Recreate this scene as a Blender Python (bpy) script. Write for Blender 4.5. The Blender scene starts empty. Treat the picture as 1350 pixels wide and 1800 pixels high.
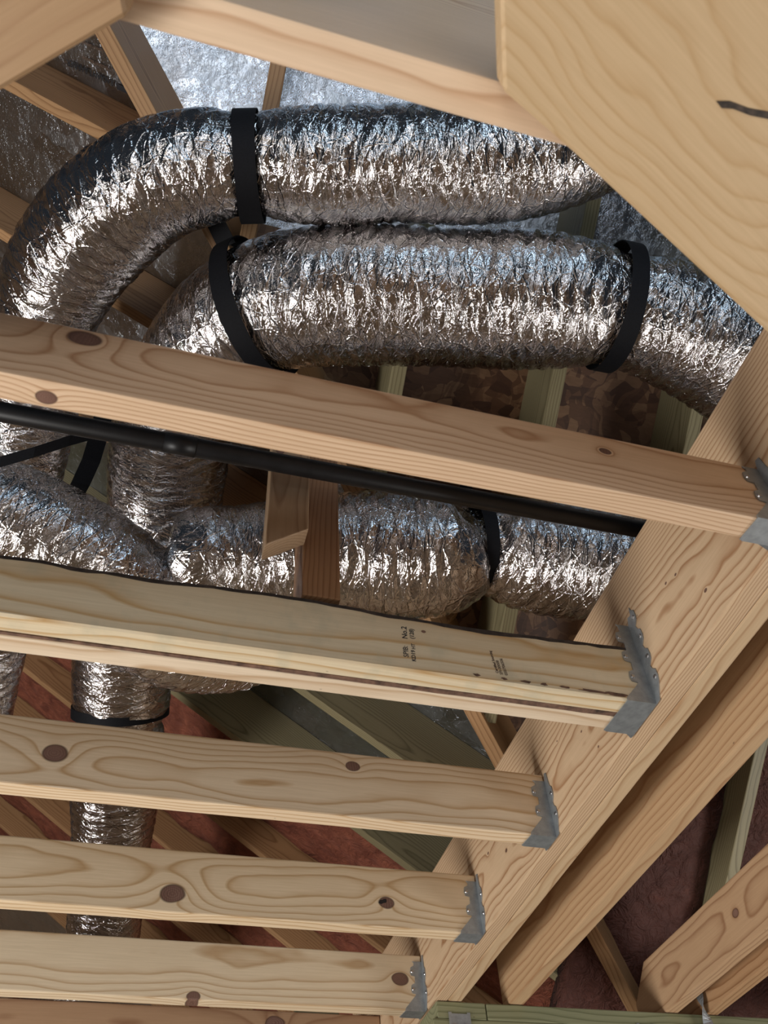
import bpy, bmesh, math, random
from mathutils import Vector, Matrix, noise
S = bpy.context.scene
COL = S.collection

# ------------------------------------------------------------------ camera, world, lights, exposure
cam_d = bpy.data.cameras.new('camera')
cam = bpy.data.objects.new('camera', cam_d); COL.objects.link(cam)
cam_d.sensor_fit = 'HORIZONTAL'; cam_d.sensor_width = 36.0
cam_d.lens = 36.0 * 1515.95 / 1350.0
cam_d.clip_start = 0.02; cam_d.clip_end = 100
right = Vector((0.96251253, -0.26574289, -0.05431709))
down = Vector((0.16976617, 0.74641074, -0.64346752))
fwd = Vector((0.21153978, 0.61012435, 0.76354384))
m = Matrix.Identity(4)
for i in range(3):
    m[i][0] = right[i]; m[i][1] = -down[i]; m[i][2] = -fwd[i]
m[2][3] = 1.6
cam.matrix_world = m
cam_d.dof.use_dof = True; cam_d.dof.focus_distance = 1.75; cam_d.dof.aperture_fstop = 11.0
S.camera = cam

S.view_settings.view_transform = 'Standard'
try: S.view_settings.look = 'None'
except Exception: pass
S.view_settings.gamma = 1.0
S.view_settings.use_curve_mapping = False
S.view_settings.exposure = -0.1

W = bpy.data.worlds.new('world'); S.world = W; W.use_nodes = True
bg = W.node_tree.nodes['Background']
bg.inputs[0].default_value = (0.62, 0.78, 1.0, 1); bg.inputs[1].default_value = 0.04

def area(name, loc, target, size, sizey, power, col):
    l = bpy.data.lights.new(name, 'AREA'); l.shape = 'RECTANGLE'; l.size = size; l.size_y = sizey
    l.energy = power; l.color = col
    o = bpy.data.objects.new(name, l); COL.objects.link(o); o.location = loc
    o.rotation_euler = (Vector(target) - Vector(loc)).to_track_quat('-Z', 'Y').to_euler()
    return o
area('window_light', (0.6, -4.0, 3.7), (0.3, 1.0, 3.1), 2.2, .45, 34, (.60, .80, 1.0))
area('low_fill_light', (-1.6, -2.6, .5), (.1, 1.2, 2.4), 1.2, .8, 28, (1.0, .96, .92))  # unseen fill lamp added low behind the camera to lift the joist faces
area('rear_fill_light', (-.3, -4.3, 1.1), (.0, .3, 3.0), 2.0, 1.4, 50, (.86, .92, 1.0))  # added lamp, set where the roof foil mirrors it; also brightens the deep joist
area('side_fill_light', (-2.7, 1.3, .3), (.2, 1.5, 2.3), 1.5, .9, 150, (1.0, .98, .95))  # added fill inside the room, aimed up at the joist undersides; no window here
area('side_fill_light', (3.6, 0.8, .5), (.3, 1.4, 2.0), 1.2, 1.0, 62, (1.0, .98, .95))  # second added fill, low on the right, for the same undersides

# ------------------------------------------------------------------ helpers
def link(name, me, mats, parent=None):
    o = bpy.data.objects.new(name, me); COL.objects.link(o)
    for mm in (mats if isinstance(mats, (list, tuple)) else [mats]): me.materials.append(mm)
    if parent: o.parent = parent
    return o
def tag(o, label=None, cat=None, group=None, kind=None):
    if label: o['label'] = label
    if cat: o['category'] = cat
    if group: o['group'] = group
    if kind: o['kind'] = kind
    return o
def empty(name, loc=(0, 0, 0)):
    o = bpy.data.objects.new(name, None); COL.objects.link(o); o.location = loc; o.empty_display_size = .05
    return o
def bevel(bm, w, seg=2):
    bmesh.ops.bevel(bm, geom=[e for e in bm.edges if len(e.link_faces) == 2 and e.calc_face_angle(0) > .5], offset=w, segments=seg,
                    profile=.6, affect='EDGES', clamp_overlap=True)
def to_mesh(bm, name, smooth=False):
    me = bpy.data.meshes.new(name); bmesh.ops.recalc_face_normals(bm, faces=bm.faces)
    bm.to_mesh(me); bm.free()
    if smooth:
        for p in me.polygons: p.use_smooth = True
    return me
def board(name, loc, xa, ya, size, mat, parent=None, bev=.003, cutA=None, cutB=None):
    """a sawn board: centre loc, local x along xa (length), local y near ya (thickness), size (L, T, D)
    cutA / cutB: world (point, normal) planes that trim it"""
    x = Vector(xa).normalized(); y = Vector(ya); y = (y - x * y.dot(x)).normalized(); z = x.cross(y)
    M = Matrix.Identity(4)
    for i in range(3):
        M[i][0] = x[i]; M[i][1] = y[i]; M[i][2] = z[i]; M[i][3] = loc[i]
    bm = bmesh.new()
    L, T, D = size
    bmesh.ops.create_cube(bm, size=1, matrix=Matrix.Diagonal((L, T, D, 1)))
    for c in (cutA, cutB):
        if c:
            Mi = M.inverted(); co = Mi @ Vector(c[0]); no = (Mi.to_3x3() @ Vector(c[1])).normalized()
            r = bmesh.ops.bisect_plane(bm, geom=bm.verts[:] + bm.edges[:] + bm.faces[:], plane_co=co, plane_no=no, clear_outer=True)
            bmesh.ops.contextual_create(bm, geom=[e for e in r['geom_cut'] if isinstance(e, bmesh.types.BMEdge)])
    if bev: bevel(bm, bev)
    o = link(name, to_mesh(bm, name), mat, parent)
    o.matrix_world = M
    return o
def prism(name, pts, vec, mat, parent=None, bev=0):
    """polygon pts (3D, planar) extruded by vec"""
    bm = bmesh.new()
    vs = [bm.verts.new(p) for p in pts]; f = bm.faces.new(vs)
    r = bmesh.ops.extrude_face_region(bm, geom=[f])
    bmesh.ops.translate(bm, verts=[v for v in r['geom'] if isinstance(v, bmesh.types.BMVert)], vec=vec)
    if bev: bevel(bm, bev, 1)
    return link(name, to_mesh(bm, name), mat, parent)

# ------------------------------------------------------------------ node helpers
class NT:
    def __init__(s, name):
        s.m = bpy.data.materials.new(name); s.m.use_nodes = True; s.t = s.m.node_tree
        s.b = s.t.nodes['Principled BSDF']
    def n(s, typ, **k):
        nd = s.t.nodes.new(typ)
        for a, v in k.items(): setattr(nd, a, v)
        return nd
    def put(s, sock, v):
        if isinstance(v, bpy.types.NodeSocket): s.t.links.new(v, sock)
        else: sock.default_value = v
    def math(s, op, a, b=0.0, c=None, clamp=False):
        nd = s.n('ShaderNodeMath', operation=op, use_clamp=clamp)
        s.put(nd.inputs[0], a); s.put(nd.inputs[1], b)
        if c is not None: s.put(nd.inputs[2], c)
        return nd.outputs[0]
    def vmath(s, op, a, b=(0, 0, 0)):
        nd = s.n('ShaderNodeVectorMath', operation=op)
        s.put(nd.inputs[0], a)
        if op == 'SCALE': s.put(nd.inputs['Scale'], b)
        else: s.put(nd.inputs[1], b)
        return nd.outputs['Value'] if op in ('LENGTH', 'DOT_PRODUCT', 'DISTANCE') else nd.outputs[0]
    def xyz(s, v):
        nd = s.n('ShaderNodeSeparateXYZ'); s.put(nd.inputs[0], v); return nd.outputs
    def comb(s, x, y, z):
        nd = s.n('ShaderNodeCombineXYZ')
        for i, v in enumerate((x, y, z)): s.put(nd.inputs[i], v)
        return nd.outputs[0]
    def noise(s, v, scale, detail=2, rough=.5, color=False, dist=0):
        nd = s.n('ShaderNodeTexNoise'); s.put(nd.inputs['Vector'], v); nd.inputs['Scale'].default_value = scale
        nd.inputs['Detail'].default_value = detail; nd.inputs['Roughness'].default_value = rough
        nd.inputs['Distortion'].default_value = dist
        return nd.outputs['Color'] if color else nd.outputs[0]
    def ramp(s, f, stops, interp='LINEAR'):
        nd = s.n('ShaderNodeValToRGB'); s.put(nd.inputs[0], f); r = nd.color_ramp; r.interpolation = interp
        while len(r.elements) < len(stops): r.elements.new(.5)
        for e, (p, c) in zip(r.elements, stops):
            e.position = p; e.color = (c if len(c) == 4 else (*c, 1)) if not isinstance(c, float) else (c, c, c, 1)
        return nd.outputs[0]
    def mix(s, f, a, b, mode='MIX'):
        nd = s.n('ShaderNodeMix', data_type='RGBA', blend_type=mode)
        s.put(nd.inputs[0], f)
        for i, v in ((6, a), (7, b)):
            if isinstance(v, (tuple, list)): v = (*v, 1) if len(v) == 3 else v
            s.put(nd.inputs[i], v)
        return nd.outputs[2]
    def smooth(s, v, a, b):
        nd = s.n('ShaderNodeMapRange', interpolation_type='SMOOTHSTEP'); s.put(nd.inputs[0], v)
        nd.inputs[1].default_value = a; nd.inputs[2].default_value = b
        return nd.outputs[0]
    def bump(s, h, strength=1, dist=1, normal=None):
        nd = s.n('ShaderNodeBump'); s.put(nd.inputs['Height'], h); nd.inputs['Strength'].default_value = strength
        nd.inputs['Distance'].default_value = dist
        if normal is not None: s.put(nd.inputs['Normal'], normal)
        return nd.outputs[0]

def wood(name, light, dark, seed=0, pith=(.07, .0), ring=.006, wob=.012, knots=(), contrast=1.0, rough=.5, obj_rand=False, stain=None, xs=.38):
    """plain-sawn softwood: growth rings round a pith line that runs along local x; knots = (x, z, radius, face-coordinate 'y' or 'z')"""
    k = NT(name)
    tc = k.n('ShaderNodeTexCoord').outputs['Object']
    if obj_rand:
        oi = k.n('ShaderNodeObjectInfo').outputs['Random']
        off = k.comb(k.math('MULTIPLY', oi, 37.0), k.math('MULTIPLY', oi, 3.1), k.math('MULTIPLY', oi, 7.7))
        pz = k.math('MULTIPLY_ADD', oi, .12, -.06)
    else:
        off = k.comb(seed * 3.17, seed * 1.3, seed * .7); pz = pith[1]
    X, Y, Z = k.xyz(tc)[:3]
    st = k.comb(k.math('MULTIPLY', X, xs), Y, Z)
    p = k.vmath('ADD', st, off)
    n1 = k.math('SUBTRACT', k.noise(p, 4.5, 2, .5), .5)
    n2 = k.math('SUBTRACT', k.noise(k.vmath('ADD', p, (5, 5, 5)), 16, 2, .5), .5)
    dy = k.math('SUBTRACT', Y, pith[0]); dz = k.math('SUBTRACT', Z, pz)
    r = k.math('SQRT', k.math('ADD', k.math('MULTIPLY', dy, dy), k.math('MULTIPLY', dz, dz)))
    r = k.math('ADD', r, k.math('MULTIPLY', n1, wob * 4))
    r = k.math('ADD', r, k.math('MULTIPLY', n2, wob * .7))
    kmask = None
    for (kx, kc, kr, ax) in knots:
        A = Z if ax == 'z' else Y
        wob2 = k.math('MULTIPLY', k.math('ADD', n2, k.math('MULTIPLY', n1, .8)), kr * 1.3)
        ddx = k.math('DIVIDE', k.math('SUBTRACT', X, kx), 1.35); ddz = k.math('SUBTRACT', A, kc)
        d = k.math('ADD', k.math('SQRT', k.math('ADD', k.math('MULTIPLY', ddx, ddx), k.math('MULTIPLY', ddz, ddz))), wob2)
        if ax == 'y':   # knot in the narrow edge only
            pass
        e = k.math('EXPONENT', k.math('MULTIPLY', d, -1.0 / (kr * 1.6)))
        r = k.math('ADD', r, k.math('MULTIPLY', e, kr * 1.7))
        mk = k.math('SUBTRACT', 1.0, k.smooth(d, kr * .86, kr * 1.04))
        edge = k.math('SUBTRACT', 1.0, k.math('ABSOLUTE', k.math('DIVIDE', k.math('SUBTRACT', d, kr * .95), kr * .16)), clamp=True)
        rr = k.math('FRACT', k.math('DIVIDE', d, kr * .22))
        if kmask is None: kmask, kedge, kring = mk, edge, rr
        else:
            kmask = k.math('MAXIMUM', kmask, mk); kedge = k.math('MAXIMUM', kedge, edge); kring = k.math('MULTIPLY', kring, rr)
    f = k.math('FRACT', k.math('DIVIDE', r, ring))
    c = contrast
    mid = tuple(l + (d_ - l) * .35 * c for l, d_ in zip(light, dark))
    dk = tuple(l + (d_ - l) * c for l, d_ in zip(light, dark))
    colr = k.ramp(f, [(0, light), (.45, light), (.72, mid), (.88, dk), (1, light)])
    # slow tone change, fine fibres
    tone = k.noise(k.vmath('ADD', k.comb(k.math('MULTIPLY', X, 1.6), Y, Z), off), 7, 3, .6)
    colr = k.mix(k.math('MULTIPLY', tone, .45), colr, mid)
    fib = k.noise(k.comb(k.math('MULTIPLY', X, 9), k.math('MULTIPLY', Y, 260), k.math('MULTIPLY', Z, 260)), 1.0, 3, .6)
    fibc = k.ramp(fib, [(.3, (.86, .84, .80)), (.7, (1, 1, 1))])
    colr = k.mix(.7, colr, fibc, 'MULTIPLY')
    if stain is not None:
        sf, sc = stain
        sm = k.smooth(k.noise(k.vmath('ADD', k.comb(k.math('MULTIPLY', X, 1.5), Y, Z), (9 + seed, 2, 4)), 9, 4, .6), .5, .68)
        colr = k.mix(k.math('MULTIPLY', sm, sf), colr, sc)
    # pin specks
    vor = k.n('ShaderNodeTexVoronoi'); k.put(vor.inputs['Vector'], k.comb(k.math('MULTIPLY', X, 9), k.math('MULTIPLY', Y, 16), k.math('MULTIPLY', Z, 16)))
    vor.inputs['Scale'].default_value = 1.0
    sp = k.math('SUBTRACT', 1.0, k.smooth(vor.outputs['Distance'], .012, .035))
    colr = k.mix(k.math('MULTIPLY', sp, .6), colr, (.06, .03, .015))
    if kmask is not None:
        kc_ = k.ramp(k.math('MULTIPLY_ADD', kring, .5, k.math('MULTIPLY', tone, .6)), [(.2, (.11, .055, .038)), (.5, (.20, .11, .08)), (.9, (.27, .16, .12))])
        colr = k.mix(kmask, colr, kc_)
        colr = k.mix(k.math('MULTIPLY', kedge, .8), colr, (.07, .03, .02))
    k.put(k.b.inputs['Base Color'], colr)
    k.b.inputs['Roughness'].default_value = rough
    k.b.inputs['Specular IOR Level'].default_value = .3
    h = k.math('ADD', k.math('MULTIPLY', f, .25), k.math('MULTIPLY', fib, .6))
    k.put(k.b.inputs['Normal'], k.bump(h, .35, .0008))
    return k.m

def foil(name, tint=(.80, .79, .79), rough=.16, a=(55, 16), b=(150, 60), fa=.8, fb=.5, dist=.02, coat=0, uv=True, dirt=.0, aniso=1.0, big_=.006, fine_=.004, cr=0):
    """crumpled aluminised film: randomly tilted flat facets at two scales over fine creases"""
    k = NT(name)
    tcn = k.n('ShaderNodeTexCoord')
    co = tcn.outputs['UV' if uv else 'Object']
    ds = k.vmath('SCALE', k.vmath('SUBTRACT', k.noise(co, 14, 2, .6, color=True), (.5, .5, .5)), dist * 4)
    ds2 = k.vmath('SCALE', k.vmath('SUBTRACT', k.noise(co, 60, 2, .6, color=True), (.5, .5, .5)), dist)
    p = k.vmath('ADD', k.vmath('ADD', co, ds), ds2)
    def facet(sc, amp, rnd):
        q = k.vmath('MULTIPLY', k.vmath('ADD', p, (rnd, rnd * .7, 0)), (sc[0], sc[1], 0.0 if uv else sc[0]))
        v = k.n('ShaderNodeTexVoronoi'); k.put(v.inputs['Vector'], q); v.inputs['Scale'].default_value = 1
        if uv: v.voronoi_dimensions = '2D'
        d = k.vmath('SUBTRACT', q, v.outputs['Position'])
        d = k.vmath('DIVIDE', d, (sc[0], sc[1], 1.0 if uv else sc[0]))
        t = k.vmath('MULTIPLY', k.vmath('SUBTRACT', v.outputs['Color'], (.5, .5, .5)), (1, aniso, 1))
        return k.math('MULTIPLY', k.vmath('DOT_PRODUCT', d, t), amp), v.outputs['Color']
    md = k.math('MULTIPLY_ADD', k.smooth(k.noise(co, 5, 3, .6), .35, .65), .9, .25)
    h1, c1 = facet(a, fa, 0.3); h2, c2 = facet(b, fb, 4.7)
    h1 = k.math('MULTIPLY', h1, md); h2 = k.math('MULTIPLY', h2, md)
    fine = k.math('MULTIPLY', k.math('ABSOLUTE', k.math('SUBTRACT', k.noise(k.vmath('MULTIPLY', p, (3.0, 1.0, 1.0)), 70, 3, .65), .5)), fine_)
    big = k.math('MULTIPLY', k.noise(p, 9, 3, .5), big_)
    h = k.math('ADD', k.math('ADD', h1, h2), k.math('ADD', fine, big))
    def crease(sc, amp, wd, rot):
        vr = k.n('ShaderNodeVectorRotate'); vr.rotation_type = 'Z_AXIS'; k.put(vr.inputs['Vector'], p); vr.inputs['Angle'].default_value = rot
        v = k.n('ShaderNodeTexVoronoi'); v.feature = 'DISTANCE_TO_EDGE'; k.put(v.inputs['Vector'], k.vmath('MULTIPLY', vr.outputs[0], (sc[0], sc[1], 0.0 if uv else sc[0]))); v.inputs['Scale'].default_value = 1
        if uv: v.voronoi_dimensions = '2D'
        return k.math('MULTIPLY', k.math('SUBTRACT', 1.0, k.smooth(v.outputs['Distance'], 0.0, wd)), amp)
    if cr:
        h = k.math('ADD', h, crease((38, 7), cr, .10, .12))
        h = k.math('ADD', h, crease((60, 12), cr * .7, .14, -.35))
        h = k.math('ADD', h, crease((22, 18), cr * .5, .06, .8))
    k.put(k.b.inputs['Normal'], k.bump(h, 1.0, 1.0))
    k.b.inputs['Metallic'].default_value = 1.0
    cn = k.noise(p, 25, 4, .6)
    col = k.ramp(cn, [(.3, tuple(x * .82 for x in tint)), (.65, tint)])
    if dirt:
        dm = k.smooth(k.noise(co, 3.5, 4, .6), .5, .7)
        col = k.mix(k.math('MULTIPLY', dm, dirt), col, (.30, .22, .17))
    k.put(k.b.inputs['Base Color'], col)
    k.put(k.b.inputs['Roughness'], k.math('MULTIPLY_ADD', k.xyz(c1)[2], .14, rough - .05))
    return k.m

def plain(name, col, rough=.5, metal=0, spec=.5, nscale=0, namp=.0, bumpd=0):
    k = NT(name)
    k.b.inputs['Roughness'].default_value = rough; k.b.inputs['Metallic'].default_value = metal
    k.b.inputs['Specular IOR Level'].default_value = spec
    tc = k.n('ShaderNodeTexCoord').outputs['Object']
    nn = k.noise(tc, nscale or 30, 4, .6)
    k.put(k.b.inputs['Base Color'], k.ramp(nn, [(.3, tuple(c * (1 - namp) for c in col)), (.7, tuple(min(1, c * (1 + namp)) for c in col))]))
    if bumpd: k.put(k.b.inputs['Normal'], k.bump(nn, .6, bumpd))
    return k.m

def osb_mat(name):
    k = NT(name)
    co = k.n('ShaderNodeTexCoord').outputs['Object']
    p = k.vmath('ADD', co, k.vmath('SCALE', k.noise(co, 7, 2, .5, color=True), .12))
    cols = []
    for i, (sx, sy) in enumerate(((14, 60), (70, 13), (30, 40))):
        v = k.n('ShaderNodeTexVoronoi'); k.put(v.inputs['Vector'], k.vmath('MULTIPLY', p, (sx, sy, 0))); v.inputs['Scale'].default_value = 1
        cols.append((k.xyz(v.outputs['Color'])[0], k.xyz(v.outputs['Color'])[1]))
    g = k.math('MULTIPLY_ADD', cols[0][0], .5, k.math('MULTIPLY', cols[1][0], .5))
    g = k.mix(k.math('GREATER_THAN', cols[2][1], .5), g, cols[2][0])
    gx = k.xyz(g)[0]
    c = k.ramp(gx, [(.1, (.07, .028, .013)), (.5, (.13, .058, .027)), (.9, (.26, .14, .07))])
    c = k.mix(.5, c, k.ramp(k.noise(k.vmath('MULTIPLY', co, (30, 160, 60)), 1, 3, .6), [(.3, (.6, .55, .5)), (.7, (1, 1, 1))]), 'MULTIPLY')
    k.put(k.b.inputs['Base Color'], c); k.b.inputs['Roughness'].default_value = .6
    k.put(k.b.inputs['Normal'], k.bump(gx, .4, .002))
    return k.m

def batt_mat(name, a, b):
    k = NT(name)
    co = k.n('ShaderNodeTexCoord').outputs['Object']
    n = k.noise(co, 9, 5, .7, dist=1.2)
    k.put(k.b.inputs['Base Color'], k.ramp(n, [(.3, a), (.62, b), (.75, tuple(min(1, x * 1.5) for x in b))]))
    k.b.inputs['Roughness'].default_value = .75
    k.put(k.b.inputs['Normal'], k.bump(k.noise(co, 22, 4, .65, dist=.8), .9, .03))
    return k.m

# ------------------------------------------------------------------ materials
PALE = (.72, .545, .365); PALE_D = (.46, .26, .11)
WARM = (.66, .44, .27); WARM_D = (.34, .165, .08)
OLIVE = (.30, .26, .15); OLIVE_D = (.14, .115, .058)
BROWN = (.44, .26, .13); BROWN_D = (.23, .115, .05)
M_rafter_brown = wood('rafter_wood_brown', BROWN, BROWN_D, 3, (.05, 0), .007, obj_rand=True)
M_rafter_olive = wood('rafter_wood_olive', OLIVE, OLIVE_D, 5, (.05, 0), .006, obj_rand=True)
M_green = wood('treated_wood_green', (.26, .26, .15), (.12, .125, .06), 6, (.05, 0), .012, obj_rand=True)
M_foil_duct = foil('duct_foil', (.59, .57, .565), .10, (60, 11), (150, 26), .42, .42, .006, aniso=.30, big_=.003, fine_=.0022, cr=.0011)
M_foil_deck = foil('deck_foil', (.45, .485, .53), .22, (9, 14), (110, 110), .02, .07, .012, uv=False, dirt=.3, big_=.002, fine_=.0015)
M_galv = plain('galvanised_steel', (.36, .385, .40), .5, .75, nscale=60, namp=.18)
M_black = plain('black_webbing', (.0045, .005, .007), .7, 0, .2, 300, .3, .0004)
M_pipe = plain('black_pipe', (.006, .006, .007), .45, 0, .35, 25, .4)
M_ink = plain('ink', (.02, .02, .025), .7)
M_inkbrown = plain('faded_ink', (.10, .06, .04), .8)
M_osb = osb_mat('osb')
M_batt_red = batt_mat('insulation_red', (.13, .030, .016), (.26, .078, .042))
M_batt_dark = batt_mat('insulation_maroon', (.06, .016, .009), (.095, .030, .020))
M_batt_pink = batt_mat('insulation_pink', (.62, .26, .24), (.8, .42, .40))
M_nail = plain('nail_steel', (.45, .45, .46), .35, 1.0)

# ------------------------------------------------------------------ structure: floor, walls, roof decks
def slab(name, pts, vec, mat, kind='structure'):
    return tag(prism(name, [Vector(p) for p in pts], Vector(vec), mat), kind=kind)
M_floor = wood('subfloor', (.33, .25, .18), (.22, .15, .10), 9, (.3, .2), .02)
slab('floor', [(-4.2, -5, 0), (4.2, -5, 0), (4.2, 6.2, 0), (-4.2, 6.2, 0)], (0, 0, -.1), M_floor)
M_wall = plain('wall_board', (.34, .22, .13), .7, nscale=6, namp=.25)
slab('wall_back', [(-4.2, 6.2, 0), (4.2, 6.2, 0), (4.2, 6.2, 4.6), (-4.2, 6.2, 4.6)], (0, .1, 0), M_wall)
slab('wall_left', [(-4.2, 6.2, 0), (-4.2, 1.0, 0), (-4.2, 1.0, 6.4), (-4.2, 6.2, 6.4)], (-.1, 0, 0), M_wall)
slab('wall_right', [(4.2, 6.2, 0), (4.2, 0.5, 0), (4.2, 0.5, 4.6), (4.2, 6.2, 4.6)], (.1, 0, 0), M_wall)

T = .70; Z1 = 4.172; Z2 = 3.531; CV = .9159     # roof pitch; rafter undersides; valley line y = x + CV
RD = .184; OFF = RD * math.sqrt(1 + T * T)
def p1(x, y, o=0): return Vector((x, y, Z1 - T * y + o))
def p2(x, y, o=0): return Vector((x, y, Z2 - T * x + o))
N1 = Vector((0, T, 1)).normalized(); N2 = Vector((T, 0, 1)).normalized()
YF = .88                                         # below this line the right slope is bare strand board
slab('ceiling', [p1(-.936 - .8, -.82, OFF), p1(4.2, -.82, OFF), p1(4.2, YF, OFF), p1(YF - CV, YF, OFF)], N1 * .012, M_foil_deck)
slab('ceiling', [p1(YF - CV, YF, OFF), p1(4.2, YF, OFF), p1(4.2, 3.4, OFF), p1(3.4 - CV, 3.4, OFF)], N1 * .012, M_osb)
slab('ceiling', [p2(-.82 - CV, -.82, OFF), p2(3.4 - CV, 3.4, OFF), p2(3.4 - CV, 6.2, OFF), p2(-4.2, 6.2, OFF), p2(-4.2, -.82, OFF)], N2 * .012, M_foil_deck)

# ------------------------------------------------------------------ rafters
vd = Vector((1, 1, -T)).normalized()
vn = Vector((0, 0, 1)) - vd * vd.z; vn.normalize()
a0 = p1(-1.0, -1.0 + CV); b0 = p1(1.68, 1.68 + CV)
mid = (a0 + b0) / 2 + vn * (.235 / 2 - .012)
tag(board('valley_rafter', mid, vd, vd.cross(vn), ((b0 - a0).length, .04, .225), M_rafter_brown),
    'brown valley rafter running diagonally down between the two roof slopes behind the ducts', 'rafter')
GR1 = 'common rafters of the right roof slope'
labs1 = {.011: 'pale rafter above the black strap of the highest duct',
         .428: 'dark rafter end showing below the middle of the thick banded duct',
         .842: 'green-tinged rafter crossing the strand board left of the wide olive rafter',
         1.248: 'wide olive rafter meeting the header beam behind the top joist',
         1.66: 'shadowy olive rafter beside red insulation, right of the two-ply header',
         }
for x, lb in labs1.items():
    yv = x + CV - .03; y0 = -.8
    if x > 1.6: yv = 2.6
    A = p1(x, y0); B = p1(x, yv); c = (A + B) / 2 + N1 * (RD / 2)
    tag(board('rafter', c, (0, 1, -T), (1, 0, 0), ((B - A).length, .038, RD), M_rafter_olive if x > .1 else M_rafter_brown), lb, 'rafter', GR1)
GR2 = 'jack rafters of the left roof slope'
labs2 = [(.744, 'knotty brown jack rafter in the upper left under the printed foil', 'b'),
         (1.151, 'brown jack rafter crossing behind the bend of the upper duct', 'b'),
         (1.59, 'brown jack rafter partly hidden behind the vertical run of the banded duct', 'b'),
         (2.036, 'olive jack rafter with a light green lower edge, right of the bright foil strip', 'o'),
         (2.45, 'olive jack rafter just left of the bright foil strip', 'o'),
         (2.955, 'brown jack rafter next right of the vertical duct, red insulation above it', 'b'),
         (3.37, 'brown jack rafter seen in the gap above the fourth joist', 'b'),
         (3.87, 'thin brown jack rafter seen under the fourth joist near the vertical duct', 'b'),
         (4.32, 'brown jack rafter at the far left between the third and fourth joists', 'b'),
         (4.78, 'farthest brown jack rafter in the lower left shadows', 'b')]
for y, lb, kd in labs2:
    xe = min(y - CV - .03, 1.62); xs_ = -2.3
    A = p2(xs_, y + .019); B = p2(xe, y + .019); c = (A + B) / 2 + N2 * (RD / 2)
    tag(board('rafter', c, (1, 0, -T), (0, 1, 0), ((B - A).length, .032, RD), M_rafter_olive if kd == 'o' else M_rafter_brown), lb, 'rafter', GR2)
# insulation batts in the lower left bays
ys = [2.955, 3.37, 3.87, 4.32, 4.78]
bl = ['red insulation batt between the rafters nearest the olive jack rafter',
      'red insulation batt in the bay right of the vertical duct, second from the olive rafter',
      'red insulation batt in the third bay from the olive rafter',
      'red insulation batt in the fourth bay from the olive rafter',
      'farthest red insulation batt in the lower left shadows']
def batt(name, A, B, C_, D_, n, th, mat, seed):
    bm = bmesh.new(); NU, NV = 60, 10; g = []
    for i in range(NU + 1):
        row = []
        for j in range(NV + 1):
            u, v = i / NU, j / NV
            p = A.lerp(B, u).lerp(D_.lerp(C_, u), v)
            e = min(1, 4 * min(v, 1 - v) + .1)
            q = -n * (e * .02 + .016 * noise.noise(p * 9 + Vector((seed, 0, 0))) + .008 * noise.noise(p * 30))
            row.append(bm.verts.new(p + q))
        g.append(row)
    for i in range(NU):
        for j in range(NV): bm.faces.new((g[i][j], g[i + 1][j], g[i + 1][j + 1], g[i][j + 1]))
    r = bmesh.ops.extrude_face_region(bm, geom=bm.faces[:])
    bmesh.ops.translate(bm, verts=[v for v in r['geom'] if isinstance(v, bmesh.types.BMVert)], vec=n * th)
    return link(name, to_mesh(bm, name, True), mat)
prev = 2.45
for i, y in enumerate(ys):
    o = .125
    A = p2(-2.2, prev + .045, o); B = p2(1.45, prev + .045, o); C_ = p2(1.45, y - .006, o); D_ = p2(-2.2, y - .006, o)
    if i == 0: B = p2(1.35, prev + .045, o)
    tag(batt('insulation_batt', A, B, C_, D_, N2, .08, M_batt_red, i), bl[i], 'insulation', 'red insulation batts in the left slope')
    prev = y
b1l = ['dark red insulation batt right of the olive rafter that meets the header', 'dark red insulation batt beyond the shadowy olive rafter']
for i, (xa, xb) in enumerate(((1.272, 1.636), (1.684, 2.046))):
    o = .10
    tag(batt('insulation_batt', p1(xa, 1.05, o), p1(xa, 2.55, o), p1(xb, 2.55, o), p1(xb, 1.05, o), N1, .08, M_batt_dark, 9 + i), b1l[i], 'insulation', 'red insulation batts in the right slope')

# ------------------------------------------------------------------ joists
XF = .757                                        # face of the header beam the joists hang on
ZB = 2.425; JD = .132
XL = -1.3
def joist(name, y, w, mat, label, kn=(), zb=ZB, d=JD, x0=XL, parent=None, bev=.003, x1=XF - .002):
    o = board(name, ((x0 + x1) / 2, y + w / 2, zb + d / 2), (1, 0, 0), (0, 1, 0), (x1 - x0, w, d), mat, parent, bev)
    if label: tag(o, label, 'joist', 'ceiling joists hung on the two-ply header')
    return o
def lx(x, x0=XL, x1=XF - .002): return x - (x0 + x1) / 2
def lz(z, zb=ZB, d=JD): return z - zb - d / 2
M_j1 = wood('joist_wood_a', (.72, .52, .35), (.40, .21, .10), 1, (.13, .03), .0052, .010, knots=[(lx((-0.159, 0.561, 2.53)[0]), lz((-0.159, 0.561, 2.53)[2]), .016, 'z'), (lx((0.512, 0.561, 2.516)[0]), lz((0.512, 0.561, 2.516)[2]), .006, 'z'), (lx(-.178), .004, .0085, 'y')])
M_j2 = wood('joist_wood_b', (.72, .61, .43), (.50, .30, .115), 2, (.08, .02), .013, .012, knots=[(lx((0.377, 0.947, 2.507)[0]), lz((0.377, 0.947, 2.507)[2]), .0022, 'z')], stain=(.35, (.42, .40, .29)))
M_j3 = wood('joist_wood_c', (.78, .61, .42), (.48, .28, .12), 3, (.06, -.01), .0075, .013, knots=[(lx((-0.161, 1.355, 2.491)[0]), lz((-0.161, 1.355, 2.491)[2]), .0165, 'z'), (lx((0.366, 1.355, 2.529)[0]), lz((0.366, 1.355, 2.529)[2]), .0095, 'z')])
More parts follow.
